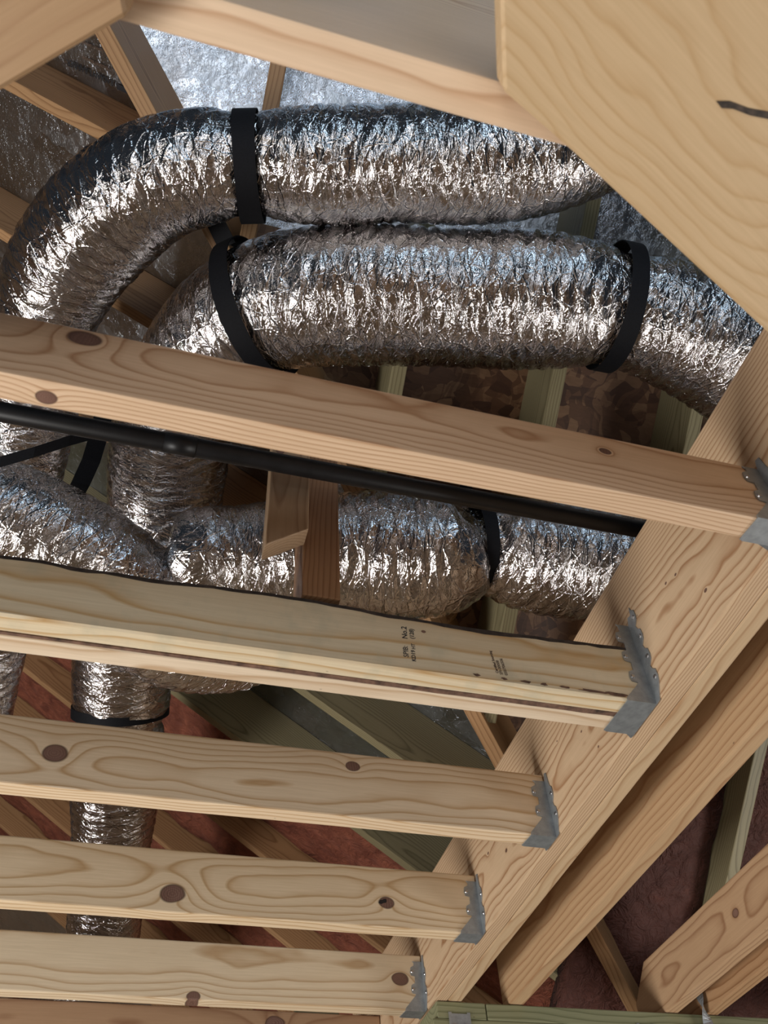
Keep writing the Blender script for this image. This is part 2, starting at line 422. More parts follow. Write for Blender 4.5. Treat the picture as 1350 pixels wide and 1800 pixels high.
M_j4 = wood('joist_wood_d', (.78, .61, .41), (.47, .28, .12), 4, (.055, .01), .0085, .014, knots=[(lx((0.088, 1.763, 2.464)[0]), lz((0.088, 1.763, 2.464)[2]), .021, 'z'), (lx((0.543, 1.763, 2.478)[0]), lz((0.543, 1.763, 2.478)[2]), .014, 'z')])
M_j5 = wood('joist_wood_e', (.77, .62, .43), (.48, .30, .15), 7, (.08, .03), .010, .011, knots=[(lx((0.189, 2.187, 2.432)[0]), lz((0.189, 2.187, 2.432)[2]), .011, 'z'), (lx((0.696, 2.187, 2.498)[0]), lz((0.696, 2.187, 2.498)[2]), .014, 'z')])
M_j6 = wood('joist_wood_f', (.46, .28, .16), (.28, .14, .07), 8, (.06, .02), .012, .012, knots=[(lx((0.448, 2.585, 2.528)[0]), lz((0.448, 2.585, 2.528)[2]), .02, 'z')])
joist('ceiling_joist', .561, .036, M_j1, 'joist with an oval dark knot on its upper edge, long black pipe just behind it', d=.122)
# two-ply joist with a wavy waney upper edge
J2Y = .947
M_bark = plain('bark', (.035, .025, .02), .9, nscale=60, namp=.6, bumpd=.004)
def waney(name, y, w, mat, parent, amp, seed, bark=False):
    L0, L1 = XL, XF - .002; N = 90
    prof2 = []
    bm = bmesh.new(); rings = []
    for i in range(N + 1):
        x = L0 + (L1 - L0) * i / N
        wz = amp * (noise.noise(Vector((x * 3.3 + seed, 0, 0))) + .25 * noise.noise(Vector((x * 17, seed, 0)))) - amp * .4
        xx = x - (L0 + L1) / 2; b = .003
        zt = -JD / 2 + .122 + wz; z0 = -JD / 2; h = w / 2
        sh = amp * .5 + .003
        prof2.append((xx, zt, zt - sh))
        pts = [(-h, z0 + b), (-h + b, z0), (h - b, z0), (h, z0 + b), (h, zt - b), (h - b, zt), (-h + sh, zt), (-h, zt - sh)]
        rings.append([bm.verts.new((xx, a, c)) for a, c in pts])
    n = len(rings[0])
    for i in range(N):
        for j in range(n): bm.faces.new((rings[i][j], rings[i + 1][j], rings[i + 1][(j + 1) % n], rings[i][(j + 1) % n]))
    bm.faces.new(rings[0]); bm.faces.new(rings[-1])
    o = link(name, to_mesh(bm, name), mat, parent)
    o.location = Vector(((L0 + L1) / 2, y + w / 2, ZB + JD / 2))
    if bark:
        bb = bmesh.new(); rr = []
        for i in range(N + 1):
            a = [rings[i][k].co.copy() if False else None for k in ()]
            x, t0, t1 = prof2[i]
            wv = .005 + .009 * abs(noise.noise(Vector((x * 6, 5, seed)))) + .002 * noise.noise(Vector((x * 40, 1, seed)))
            rr.append([bb.verts.new(p) for p in ((x, -w / 2 - .0008, t1 - wv), (x, -w / 2 - .001, t1), (x, -w / 2 + (t0 - t1), t0 + .0012), (x, w / 2 - .004, t0 + .0012), (x, w / 2 - .004, t0 - .001), (x, -w / 2 + .001, t1 - wv))])
        for i in range(N):
            for j in range(6): bb.faces.new((rr[i][j], rr[i + 1][j], rr[i + 1][(j + 1) % 6], rr[i][(j + 1) % 6]))
        bb.faces.new(rr[0]); bb.faces.new(rr[-1])
        link('bark_edge', to_mesh(bb, 'bark_edge'), M_bark, o)['label'] = 'dark bark left along the upper edge'
    return o
j2 = waney('ceiling_joist', J2Y, .0355, M_j2, None, .012, 3, True)
tag(j2, 'stamped front ply of the doubled joist, with a wavy bark-edged top', 'joist', 'ceiling joists hung on the two-ply header')
M_j2b = wood('joist_wood_g', (.76, .62, .46), (.50, .33, .19), 12, (.02, .09), .006, .006)
tag(waney('ceiling_joist', J2Y + .0420, .036, M_j2b, None, .006, 8), 'rear ply of the doubled joist, a dark gap between it and the stamped ply', 'joist', 'ceiling joists hung on the two-ply header')
joist('ceiling_joist', 1.355, .037, M_j3, 'joist with a big brown knot at left, next below the doubled joist')
jj4 = joist('ceiling_joist', 1.763, .038, M_j4, 'joist with a large round knot and a dark hollow knot near its hanger')
joist('ceiling_joist', 2.187, .038, M_j5, 'lowest fully visible joist, cracked knot in its lower edge')
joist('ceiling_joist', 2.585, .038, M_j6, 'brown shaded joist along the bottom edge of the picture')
# details on the joists: rot hole in a knot, stained gap between the plies, ink smudges
def decal(name, pts, vec, mat, parent, label=None):
    base = Vector(parent.location)
    o = prism(name, [Vector(p) - base for p in pts], Vector(vec), mat, parent)
    if label: o['label'] = label
    return o
M_hole = plain('rot_hole', (.015, .010, .008), .95)
M_stain = plain('brown_stain', (.13, .07, .045), .8, nscale=45, namp=.7)
random.seed(4)
hx, hz = .534, 2.480
hole = []
for i in range(18):
    a = i / 18 * 2 * math.pi; rr_ = .0052 * (1 + .45 * random.random()) * (1 + .5 * math.sin(a * 2 + .6))
    hole.append((hx + rr_ * math.cos(a) * 1.1, 1.763 - .0003, hz + rr_ * math.sin(a)))
decal('rot_hole', hole, (0, -.0003, 0), M_hole, jj4, 'dark rotted hollow in the knot')
up_, lo_ = [], []
for i in range(40):
    x = -.45 + 1.19 * i / 39; w_ = .0010 + .0062 * max(0, min(1, (x + .1) / .55)) * (.75 + .5 * random.random())
    up_.append((x, J2Y + .0355 - w_ * .35, ZB - .0004)); lo_.append((x, J2Y + .0375 + w_ * .55 + .002, ZB - .0004))
for i in range(39):
    pass
bm = bmesh.new(); b0 = Vector(j2.location)
va = [bm.verts.new(Vector(p) - b0) for p in up_]; vb = [bm.verts.new(Vector(p) - b0) for p in lo_]
for i in range(39): bm.faces.new((va[i], va[i + 1], vb[i + 1], vb[i]))
r_ = bmesh.ops.extrude_face_region(bm, geom=bm.faces[:]); bmesh.ops.translate(bm, verts=[v for v in r_['geom'] if isinstance(v, bmesh.types.BMVert)], vec=(0, 0, .003))
link('stain', to_mesh(bm, 'stain'), M_stain, j2)['label'] = 'reddish brown stain along the gap between the plies'
for cx, w_, h_ in ((.455, .012, .005), (.50, .010, .004), (.535, .016, .006), (.565, .012, .006), (.60, .02, .004), (.65, .05, .005), (.69, .035, .007)):
    pts = []
    for i in range(14):
        a = i / 14 * 2 * math.pi; q_ = .7 + .6 * random.random()
        pts.append((cx + w_ / 2 * q_ * math.cos(a), J2Y - .0003, ZB + .0085 + h_ / 2 * q_ * math.sin(a)))
    decal('smudge', pts, (0, -.0002, 0), M_stain, j2)
# the header-like joist overhead and the two planks under it
M_j0 = wood('joist_wood_h', (.80, .60, .42), (.56, .34, .20), 10, (.10, .12), .006, .008)
tag(board('deep_joist', (-.05 + .38, .173, ZB + .26), (1, 0, 0), (0, 1, 0), (1.15, .037, .52), M_j0),
    'deep blond joist overhead, nearest the camera, at the top of the picture', 'joist')
M_f2 = wood('plank_wood', (.64, .46, .27), (.52, .33, .16), 21, (.10, .0), .011, .030, knots=[(.03, -.085, .010, 'z')], contrast=.8, xs=.5)
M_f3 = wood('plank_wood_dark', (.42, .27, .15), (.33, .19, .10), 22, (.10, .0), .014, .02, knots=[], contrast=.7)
ZP = 2.384
def poly_board(name, pts, z, th, mat, ang, label):
    c = Vector((sum(p[0] for p in pts) / len(pts), sum(p[1] for p in pts) / len(pts), z + th / 2))
    # local frame: x along the plank, y vertical (thickness), z across
    xa = Vector((math.cos(ang), math.sin(ang), 0)); ya = Vector((0, 0, 1)); za = xa.cross(ya)
    M = Matrix.Identity(4)
    for i in range(3): M[i][0] = xa[i]; M[i][1] = ya[i]; M[i][2] = za[i]; M[i][3] = c[i]
    Mi = M.inverted()
    o = prism(name, [Mi @ Vector((p[0], p[1], z)) for p in pts], (0, th, 0), mat, None, .003)
    o.matrix_world = M
    return tag(o, label, 'plank')
wide = poly_board('wide_plank', [(0.192, 0.153), (0.272, 0.185), (0.543, 0.302), (1.3, .628), (1.5, -.2), (.12, -.25), (0.166, 0.09)], ZP, .038, M_f2, math.radians(23.8),
           'wide blond plank close overhead filling the upper right corner')
poly_board('wide_plank', [(-0.213, 0.258), (-0.118, 0.177), (-0.121, 0.167), ((-0.121, 0.167)[0] + .03, -.12), (-.55, -.12), (-.55, (-0.213, 0.258)[1] + .24)], ZP, .038, M_f3, math.radians(139),
           'blurred brown plank close overhead filling the upper left corner')

streak = prism('pitch_streak', [Vector(p) for p in ((.3745, .1135, 2.3838), (.386, .1105, 2.3838), (.405, .1115, 2.3838), (.44, .108, 2.3838), (.48, .113, 2.3838), (.48, .118, 2.3838), (.44, .114, 2.3838), (.41, .1165, 2.3838), (.392, .1155, 2.3838), (.382, .1175, 2.3838))], Vector((0, 0, -.0006)), plain('pitch', (.05, .035, .025), .6, nscale=120, namp=.8), None)
streak.parent = wide; streak.matrix_parent_inverse = wide.matrix_world.inverted(); streak['label'] = 'dark pitch streak in the wood'

# ------------------------------------------------------------------ header beams
HK = [(y - 1.475, -(z - 2.568), r_, 'z') for y, z, r_ in [(0.82, 2.571, 0.0022), (0.792, 2.563, 0.0022), (0.748, 2.485, 0.0026), (1.271, 2.579, 0.002), (1.178, 2.536, 0.002), (1.138, 2.476, 0.002), (1.58, 2.519, 0.004), (1.674, 2.563, 0.003)]]
M_h1 = wood('header_wood', (.62, .45, .29), (.33, .165, .075), 31, (.20, .05), .0048, .0085, knots=HK, contrast=1.1, xs=.55)
M_h1b = wood('header_wood_b', (.58, .42, .26), (.38, .22, .11), 32, (.12, -.2), .008, .012)
M_h2 = wood('header_wood_c', (.52, .35, .20), (.33, .17, .08), 33, (.06, .0), .012, .014)
def ybeam(name, x, w, y0, y1, zb, d, mat, label, grp='plies of the header beam'):
    o = board(name, (x + w / 2, (y0 + y1) / 2, zb + d / 2), (0, 1, 0), (1, 0, 0), (y1 - y0, w, d), mat, None, .004)
    return tag(o, label, 'beam', grp)
ybeam('header_beam', XF, .0355, .05, 2.9, 2.426, .284, M_h1, 'front ply of the thick header beam, joist hangers nailed to its face')
ybeam('header_beam', XF + .0365, .0355, .05, 2.9, 2.426, .280, M_h1b, 'rear ply of the thick header beam, seam line along its underside')
ybeam('ceiling_beam', .952, .040, .3, 2.16, 2.426, .26, M_h2, 'single orange-streaked beam running beside the two-ply header on its right', None)

M_r0 = wood('stud_wood', (.55, .38, .23), (.30, .17, .09), 44, (.06, 0), .007)
for x, w_, y, lb in ((.735, .038, 2.66, 'pale stud at the far end of the header beam, right one of the pair'), (.685, .030, 2.70, 'narrow stud at the far end of the header beam, left one of the pair')):
    tag(board('wall_stud', (x, y + .045, 1.20), (0, 0, 1), (1, 0, 0), (2.44, w_, .089), M_r0), lb, 'stud')
tag(board('blocking', (.600, 2.72, 2.60), (1, 0, 0), (0, 1, 0), (.13, .038, .30), M_green), 'short greenish block between the two lowest joists near the header', 'block')
# right-hand joists that bear on the plate
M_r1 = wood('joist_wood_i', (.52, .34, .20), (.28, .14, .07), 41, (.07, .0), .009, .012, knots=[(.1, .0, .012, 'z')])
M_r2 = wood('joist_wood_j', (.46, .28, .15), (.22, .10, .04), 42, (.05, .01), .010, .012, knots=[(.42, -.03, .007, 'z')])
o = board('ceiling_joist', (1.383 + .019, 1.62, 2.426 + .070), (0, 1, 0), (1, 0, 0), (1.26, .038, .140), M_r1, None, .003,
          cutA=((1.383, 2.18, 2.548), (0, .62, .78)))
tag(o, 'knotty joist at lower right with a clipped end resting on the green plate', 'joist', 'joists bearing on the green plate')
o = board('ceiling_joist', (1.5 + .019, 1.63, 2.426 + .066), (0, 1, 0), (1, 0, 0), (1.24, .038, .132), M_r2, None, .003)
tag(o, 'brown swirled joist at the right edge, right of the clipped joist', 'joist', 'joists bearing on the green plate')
# green treated plates of the wall top
YPL = 2.118
tag(board('top_plate', (XF + .006 + .062, YPL + .07, 2.425 - .019 - .001), (1, 0, 0), (0, 0, 1), (.125, .038, .14), M_green), 'short green end block of the wall plate below the header end', 'plate')
tag(board('top_plate', (2.15, YPL + .07, 2.425 - .019 - .001), (1, 0, 0), (0, 0, 1), (2.52, .038, .14), M_green), 'long green upper wall plate along the bottom right edge', 'plate')
tag(board('top_plate', (2.10, YPL + .07, 2.425 - .058), (1, 0, 0), (0, 0, 1), (2.7, .038, .14), M_green), 'lower green wall plate doubled under the long one', 'plate')
for i, x in enumerate((1.10, 1.51, 1.92)):
    tag(board('wall_stud', (x, YPL + .07, 1.17), (0, 0, 1), (1, 0, 0), (2.345, .038, .13), M_green), ['wall stud under the green plates nearest the header', 'middle wall stud under the green plates', 'rightmost wall stud under the green plates'][i], 'stud', 'studs under the green plates')

# ------------------------------------------------------------------ joist hangers
def hanger(y, w, h, label, over=0, th=.0016, scale=1.0, zb=ZB):
    """U-shaped galvanised hanger: seat under the joist, cheeks on its sides, nailing wings on the beam"""
    t = empty('joist_hanger', (XF, y + w / 2, zb)); tag(t, label, 'joist hanger', 'galvanised joist hangers')
    L = .052
    base = Vector(t.location)
    def plate(nm, pts, vec, par=t):
        o = prism(nm, [Vector(p) - base for p in pts], Vector(vec), M_galv, par)
        return o
    z0 = zb - .0005 - th
    plate('seat', [(XF - .0005, y - .001, z0), (XF - L, y - .001, z0), (XF - L - .004, y + w + .001, z0), (XF - .0005, y + w + .001, z0)], (0, 0, th))
    def cheek(sy, nm):
        # (distance from beam, height) outline with the scalloped nail tabs
        a = [(0, 0), (L, 0), (L * .98, .006), (.026, .033 * scale)]
        z = .04 * scale; tabs = []
        while z < h - .012:
            a += [(.021, z), (.031, z + .002), (.033, z + .010), (.031, z + .021), (.022, z + .026)]
            tabs.append(z + .011); z += .042
        a += [(.022, h - .004), (.026, h), (0, h)]
        yy = y - .001 if sy < 0 else y + w + .001
        o = plate(nm, [(XF - .0005 - u, yy, z0 + v) for u, v in a], (0, sy * th, 0))
        for z in tabs:
            nail(Vector((XF - .028, yy + sy * th, z0 + z)), Vector((0, sy, 0)), o)
        return o
    def wing(sy, nm):
        W_ = .022 * (1.2 if over else 1); a = [(0, 0), (.010, .001)]
        z = .03 * scale; tabs = []
        a += [(W_ * .9, z - .004)]
        while z < h - .006:
            a += [(W_ * .97, z), (W_ * 1.04, z + .008), (W_ * 1.0, z + .020), (W_ * .74, z + .026), (W_ * .66, z + .034)]
            tabs.append(z + .009); z += .043
        a += [(W_ * .55, h + .012), (W_ * .2, h + .014), (0, h)]
        yy = y - .001 - th if sy < 0 else y + w + .001 + th
        o = plate(nm, [(XF - .0004, yy + sy * u, z0 + v) for u, v in a], (-th, 0, 0))
        for z in tabs:
            nail(Vector((XF - .0004 - th, yy + sy * W_ * .75, z0 + z)), Vector((-1, 0, 0)), o)
        return o
    cheek(-1, 'cheek'); cheek(1, 'cheek'); wing(-1, 'wing'); wing(1, 'wing')
    return t
def nail(p, n, parent):
    bm = bmesh.new()
    bmesh.ops.create_cone(bm, cap_ends=True, segments=12, radius1=.0042, radius2=.003, depth=.0016)
    q = n.to_track_quat('Z', 'Y').to_matrix().to_4x4()
    o = link('nail', to_mesh(bm, 'nail'), M_nail, parent)
    o.matrix_local = Matrix.Translation(p - parent_loc(parent) + n * .0008) @ q
def parent_loc(o):
    v = Vector((0, 0, 0))
    while o: v = v + Vector(o.location); o = o.parent
    return v
hanger(.561, .037, .118, 'steel hanger at the right edge on the topmost joist')
hanger(J2Y, .078, .165, 'tall wide steel hanger standing above the doubled joist', 1)
hanger(1.355, .037, .118, 'steel hanger on the joist just below the doubled joist')
hanger(1.763, .038, .118, 'steel hanger beside the hollow dark knot')
hanger(2.187, .038, .118, 'lowest steel hanger, on the joist nearest the bottom edge')
# ties on the green plate
def tie(name, x, z, w, h, label):
    t = prism(name, [(x, YPL - .0005, z), (x + w, YPL - .0005, z), (x + w, YPL - .0005, z + h), (x + w * .86, YPL - .0005, z + h * 1.0), (x + w * .86, YPL - .0005, z + h * .95), (x + w * .14, YPL - .0005, z + h * .95), (x + w * .14, YPL - .0005, z + h), (x, YPL - .0005, z + h)], (0, -.0016, 0), M_galv)
    t.location = (0, 0, 0)
    for fx in (.22, .78):
        nn = link('nail', nail_mesh, M_nail, t); nn.matrix_local = Matrix.Translation((x + w * fx, YPL - .003, z + h * .55)) @ Matrix.Rotation(math.pi / 2, 4, 'X')
    return tag(t, label, 'metal plate')
bm = bmesh.new(); bmesh.ops.create_cone(bm, cap_ends=True, segments=12, radius1=.003, radius2=.0042, depth=.002); nail_mesh = to_mesh(bm, 'nail')
tie('tie_plate', .79, 2.335, .055, .065, 'small nailed steel plate on the green end block')
tie('tie_plate', 1.29, 2.335, .05, .06, 'small nailed steel plate on the long green plate')
# twisted hurricane strap
def ribbon(name, pts, width_dirs, w, th, mat, parent=None):
    bm = bmesh.new(); rs = []
    n = len(pts)
    for i, (p, d) in enumerate(zip(pts, width_dirs)):
        p = Vector(p); d = Vector(d).normalized()
        tg = (Vector(pts[min(i + 1, n - 1)]) - Vector(pts[max(i - 1, 0)])).normalized()
        nn = tg.cross(d).normalized()
        rs.append([bm.verts.new(p + d * (w / 2) * a + nn * (th / 2) * b) for a, b in ((-1, -1), (1, -1), (1, 1), (-1, 1))])
    for i in range(n - 1):
        for j in range(4): bm.faces.new((rs[i][j], rs[i + 1][j], rs[i + 1][(j + 1) % 4], rs[i][(j + 1) % 4]))
    bm.faces.new(rs[0]); bm.faces.new(rs[-1])
    return link(name, to_mesh(bm, name), mat, parent)
hp = []; hd = []
for i in range(25):
    u = i / 24
    hp.append((1.5 - .012 + .0 * u, YPL - .004 - .012 * math.sin(u * math.pi), 2.33 + .20 * u))
    a = max(0, min(1, (u - .35) / .3)) * math.pi / 2
    hd.append((math.cos(a), math.sin(a), 0))
hs = ribbon('hurricane_strap', hp, hd, .03, .0016, M_galv)
tag(hs, 'twisted steel strap tying the right joists down to the green plate', 'metal strap')
for z in (2.35, 2.375, 2.395):
    nn = link('nail', nail_mesh, M_nail, hs); nn.matrix_local = Matrix.Translation((1.5 - .012, YPL - .012, z)) @ Matrix.Rotation(math.pi / 2, 4, 'X')

# ------------------------------------------------------------------ flexible ducts
def catmull(P, t):
    n = len(P) - 1; i = min(int(t), n - 1); f = t - i
    g = lambda j: P[max(0, min(n, j))]
    a, b, c, d = g(i - 1), g(i), g(i + 1), g(i + 2)
    return tuple(.5 * (2 * b[k] + (c[k] - a[k]) * f + (2 * a[k] - 5 * b[k] + 4 * c[k] - d[k]) * f * f + (3 * b[k] - a[k] - 3 * c[k] + d[k]) * f ** 3) for k in range(4))
class Path:
    def __init__(s, P, step=.007):
        pts = [catmull(P, i / 40) for i in range((len(P) - 1) * 40 + 1)]
        s.kn = [0]
        d = [0]
        for a, b in zip(pts, pts[1:]): d.append(d[-1] + (Vector(b[:3]) - Vector(a[:3])).length)
        s.len = d[-1]; N = int(s.len / step); s.N = N; s.c = []; s.r = []
        s.kn = [d[i * 40] for i in range(len(P))]
        j = 0
        for i in range(N + 1):
            L = s.len * i / N
            while j < len(d) - 2 and d[j + 1] < L: j += 1
            f = (L - d[j]) / max(1e-9, d[j + 1] - d[j])
            s.c.append(Vector(pts[j][:3]).lerp(Vector(pts[j + 1][:3]), f)); s.r.append(pts[j][3] + (pts[j + 1][3] - pts[j][3]) * f)
        s.fr = []
        up = None
        for i in range(N + 1):
            tg = (s.c[min(i + 1, N)] - s.c[max(i - 1, 0)]).normalized()
            if up is None:
                up = (s.c[0] - Vector((0, 0, 1.6)));  # seam on the side away from the viewer
            up = (up - tg * up.dot(tg)).normalized()
            s.fr.append((tg, up.copy(), tg.cross(up)))
    def at(s, L):
        i = max(0, min(s.N, int(round(L / s.len * s.N)))); return i
def duct(name, P, label, straps=(), seed=0, na=150, crumple=1.0, group='foil jacketed flexible ducts', pitch=.034, mat=None, wrap=None):
    pa = Path(P)
    bm = bmesh.new(); uvl = bm.loops.layers.uv.new('UVMap')
    rings = []
    for i in range(pa.N + 1):
        tg, u, v = pa.fr[i]; L = pa.len * i / pa.N
        sq = 0.0
        for ks in straps:
            dd = (L - pa.kn[ks]) / .045
            sq += math.exp(-dd * dd)
        row = []
        for j in range(na):
            a = 2 * math.pi * j / na; ca, sa = math.cos(a), math.sin(a)
            q = Vector((L, ca * .14, sa * .14)) + Vector((seed * 7.1, 0, 0))
            # slanting gathers of the loose jacket over the wire coil
            sl = L + .035 * ca * math.sin(seed + 1) + .03 * noise.noise(Vector((L * 4, ca * 1.5, sa * 1.5 + seed)))
            rib = abs(math.sin(math.pi * sl / pitch))
            g1 = noise.noise(Vector((sl * 30, ca * .9, sa * .9 + seed)))
            g2 = noise.noise(Vector((sl * 75, ca * 2.2, sa * 2.2 - seed)))
            g3 = noise.noise(q * 38)
            amp = .55 + .9 * max(0, noise.noise(Vector((L * 3.5, ca * .8, sa * .8 + seed * 3))) + .3)
            h = -.004 * (1 - rib) ** 2 * 1.2 + crumple * amp * (-.0050 * abs(g1) - .0022 * abs(g2) - .0004 * abs(g3)) + .009 * noise.noise(q * 4.0)
            h -= .010 * sq + .004 * sq * abs(math.sin(a * 9 + 2 * g1))
            r = pa.r[i] + h * crumple
            row.append(bm.verts.new(pa.c[i] + (u * ca + v * sa) * r + tg * (.004 * g2)))
        rings.append(row)
    rr = sum(pa.r) / len(pa.r)
    for i in range(pa.N):
        for j in range(na):
            f = bm.faces.new((rings[i][j], rings[i][(j + 1) % na], rings[i + 1][(j + 1) % na], rings[i + 1][j])); f.smooth = True
            for lp, (ii, jj) in zip(f.loops, ((i, j), (i, j + 1), (i + 1, j + 1), (i + 1, j))):
                lp[uvl].uv = (pa.len * ii / pa.N + seed * 3.3, 2 * math.pi * rr * jj / na)
    bm.faces.new(rings[0][::-1]); bm.faces.new(rings[-1])
    me = bpy.data.meshes.new(name); bm.to_mesh(me); bm.free()
    o = link(name, me, mat or M_foil_duct); tag(o, label, 'duct', group)
    return o, pa
def strap_ring(pa, L, label, w=.043, tail=None, tilt=0.0, tilt2=0.0, name='duct_strap', grow=.003):
    """black webbing sling round the duct with a tail that runs up to the roof framing"""
    i = pa.at(L); tg, u, v = pa.fr[i]; c = pa.c[i]; r = pa.r[i] - .004 + grow
    n = (tg + u * tilt + v * tilt2).normalized()
    bm = bmesh.new(); N = 144; rs = []
    uu = (u - n * u.dot(n)).normalized(); vv = n.cross(uu)
    for k in range(N):
        a = 2 * math.pi * k / N; d = uu * math.cos(a) + vv * math.sin(a)
        # distance along d at which the ring clears the duct
        rad = r / math.sqrt(max(.25, 1 - (d.dot(tg)) ** 2)) + .0015 * math.sin(3 * a + L * 9)
        wv = n * (w / 2) * (1 + .06 * math.sin(2 * a + L * 5))
        rs.append([bm.verts.new(c + d * (rad + o_) + wv * s_) for o_, s_ in ((0, -1), (.0025, -1), (.0025, 1), (0, 1))])
    for k in range(N):
        A, B = rs[k], rs[(k + 1) % N]
        for j in range(4): bm.faces.new((A[j], B[j], B[(j + 1) % 4], A[(j + 1) % 4]))
    me = to_mesh(bm, name)
    o = link(name, me, M_black); tag(o, label, 'strap', 'black duct straps')
    if tail:
        p0 = c + (Vector(tail) - c).normalized() * (r * .96)
        ribbon('strap_tail', [p0, (p0 + Vector(tail)) / 2, Vector(tail)], [n, n, n], w, .002, M_black, o)
    return o

A_, paA = duct('flex_duct', [(0.897, 0.285, 3.559, 0.108), (0.788, 0.359, 3.531, 0.110), (0.686, 0.423, 3.495, 0.115), (0.580, 0.470, 3.461, 0.119), (0.451, 0.511, 3.450, 0.119), (0.288, 0.553, 3.449, 0.118), (0.127, 0.596, 3.446, 0.118), (-0.013, 0.632, 3.443, 0.110), (-0.117, 0.665, 3.445, 0.117), (-0.214, 0.724, 3.438, 0.123), (-0.299, 0.825, 3.434, 0.126), (-0.364, 0.948, 3.432, 0.123), (-0.398, 1.071, 3.421, 0.114), (-0.410, 1.200, 3.401, 0.109), (-0.421, 1.354, 3.358, 0.110), (-0.437, 1.551, 3.284, 0.107), (-0.454, 1.757, 3.203, 0.102), (-0.469, 1.964, 3.147, 0.102), (-0.487, 2.176, 3.061, 0.099)], 'highest silver foil duct, bending down at the left under a single black strap', (7,), 0)
B_, paB = duct('flex_duct', [(1.377, 0.822, 3.207, 0.144), (1.199, 0.744, 3.292, 0.148), (1.027, 0.712, 3.340, 0.146), (0.842, 0.707, 3.356, 0.139), (0.681, 0.731, 3.368, 0.151), (0.480, 0.776, 3.375, 0.154), (0.284, 0.830, 3.386, 0.158), (0.138, 0.880, 3.399, 0.156), (0.029, 0.963, 3.415, 0.146), (-0.045, 1.088, 3.415, 0.140), (-0.082, 1.229, 3.391, 0.147), (-0.082, 1.376, 3.352, 0.148), (-0.070, 1.513, 3.292, 0.142), (-0.056, 1.630, 3.247, 0.133)], 'thick silver foil duct across the middle with two black straps, turning down behind the joist', (3,), 1)
C_, paC = duct('flex_duct', [(-0.032, 1.364, 3.008, 0.050), (-0.011, 1.358, 3.006, 0.093), (0.028, 1.346, 3.005, 0.115), (0.126, 1.338, 3.023, 0.123), (0.249, 1.310, 3.038, 0.134), (0.386, 1.275, 3.041, 0.145), (0.511, 1.243, 3.032, 0.149), (0.585, 1.217, 3.033, 0.140), (0.633, 1.199, 3.047, 0.107), (0.680, 1.198, 3.047, 0.123), (0.759, 1.194, 3.042, 0.135), (0.880, 1.183, 3.030, 0.141), (0.998, 1.166, 3.011, 0.141), (1.128, 1.146, 2.991, 0.137)], 'silver foil duct pinched by a strap, running behind the hanging posts above the doubled joist', (8,), 2, crumple=1.15)
G_, paG = duct('flex_duct', [(-0.587, 1.236, 3.001, 0.103), (-0.479, 1.246, 2.990, 0.107), (-0.380, 1.275, 2.978, 0.111), (-0.276, 1.308, 2.962, 0.115), (-0.166, 1.362, 2.941, 0.120), (-0.074, 1.443, 2.930, 0.132), (0.019, 1.515, 2.938, 0.129), (0.115, 1.568, 2.961, 0.109), (0.195, 1.609, 2.985, 0.085), (0.245, 1.620, 2.988, 0.055), (0.265, 1.616, 2.985, 0.025)], 'dull silver foil duct slanting down from the left edge above the doubled joist', (), 3)
D_, paD = duct('flex_duct', [(-0.134, 1.918, 3.248, 0.130), (-0.123, 2.023, 3.213, 0.138), (-0.111, 2.123, 3.182, 0.137), (-0.106, 2.174, 3.166, 0.127), (-0.101, 2.240, 3.138, 0.133), (-0.077, 2.513, 3.045, 0.126), (-0.058, 2.852, 2.926, 0.119), (-0.064, 3.105, 2.856, 0.120), (-0.110, 3.316, 2.819, 0.112), (-0.215, 3.478, 2.810, 0.107), (-0.349, 3.596, 2.818, 0.105), (-0.471, 3.695, 2.838, 0.102)], 'narrow silver foil duct dropping vertically behind the lower joists', (3,), 4, na=120)
strap_ring(paA, paA.kn[7], 'black strap round the highest duct', .046, tail=(paA.c[paA.at(paA.kn[7])] + Vector((.02, .02, .30))))
strap_ring(paB, paB.kn[3] + .01, 'black strap near the right end of the thick banded duct', .040, tilt=.0, tilt2=.0, tail=None, grow=.008)
strap_ring(paB, paB.kn[8] - .05, 'black strap slung round the bend of the thick banded duct', .044, grow=.016, tail=(-0.0694, 0.7893, 3.5162))
strap_ring(paC, paC.kn[8], 'black strap pinching the duct behind the pipe right of the posts', .030, tail=(paC.c[paC.at(paC.kn[8])] + Vector((-.03, -.05, .42))))
strap_ring(paD, paD.kn[2] + .02, 'black strap round the top of the vertical duct', .030, tilt=-.45, grow=.004)
w1 = [(-0.425, 1.145, 2.924), (-0.370, 1.117, 2.945), (-0.317, 1.106, 2.978), (-0.266, 1.111, 3.039), (-0.227, 1.136, 3.112), (-0.184, 1.174, 3.201)]
tag(ribbon('duct_strap', w1, [(0, .75, -.64)] * 6, .022, .002, M_black), 'thin black strap slanting across the duct at the left edge below the pipe', 'strap', 'black duct straps')
w2 = [(-0.234, 1.164, 3.288), (-0.238, 1.232, 3.248), (-0.247, 1.292, 3.216), (-0.261, 1.337, 3.184), (-0.281, 1.391, 3.160)]
tag(ribbon('duct_strap', w2, [(1, .1, 0)] * 5, .040, .002, M_black), 'broad black strap hanging between the two upright ducts at left', 'strap', 'black duct straps')

# ------------------------------------------------------------------ posts on the doubled joist
M_post = wood('post_wood', (.34, .19, .10), (.19, .085, .035), 51, (.06, .0), .007, .012, knots=[(-.05, .03, .008, 'z')])
M_post2 = wood('post_wood_b', (.46, .32, .20), (.30, .18, .10), 52, (.05, .01), .006, .010, knots=[(.02, .02, .006, 'z')])

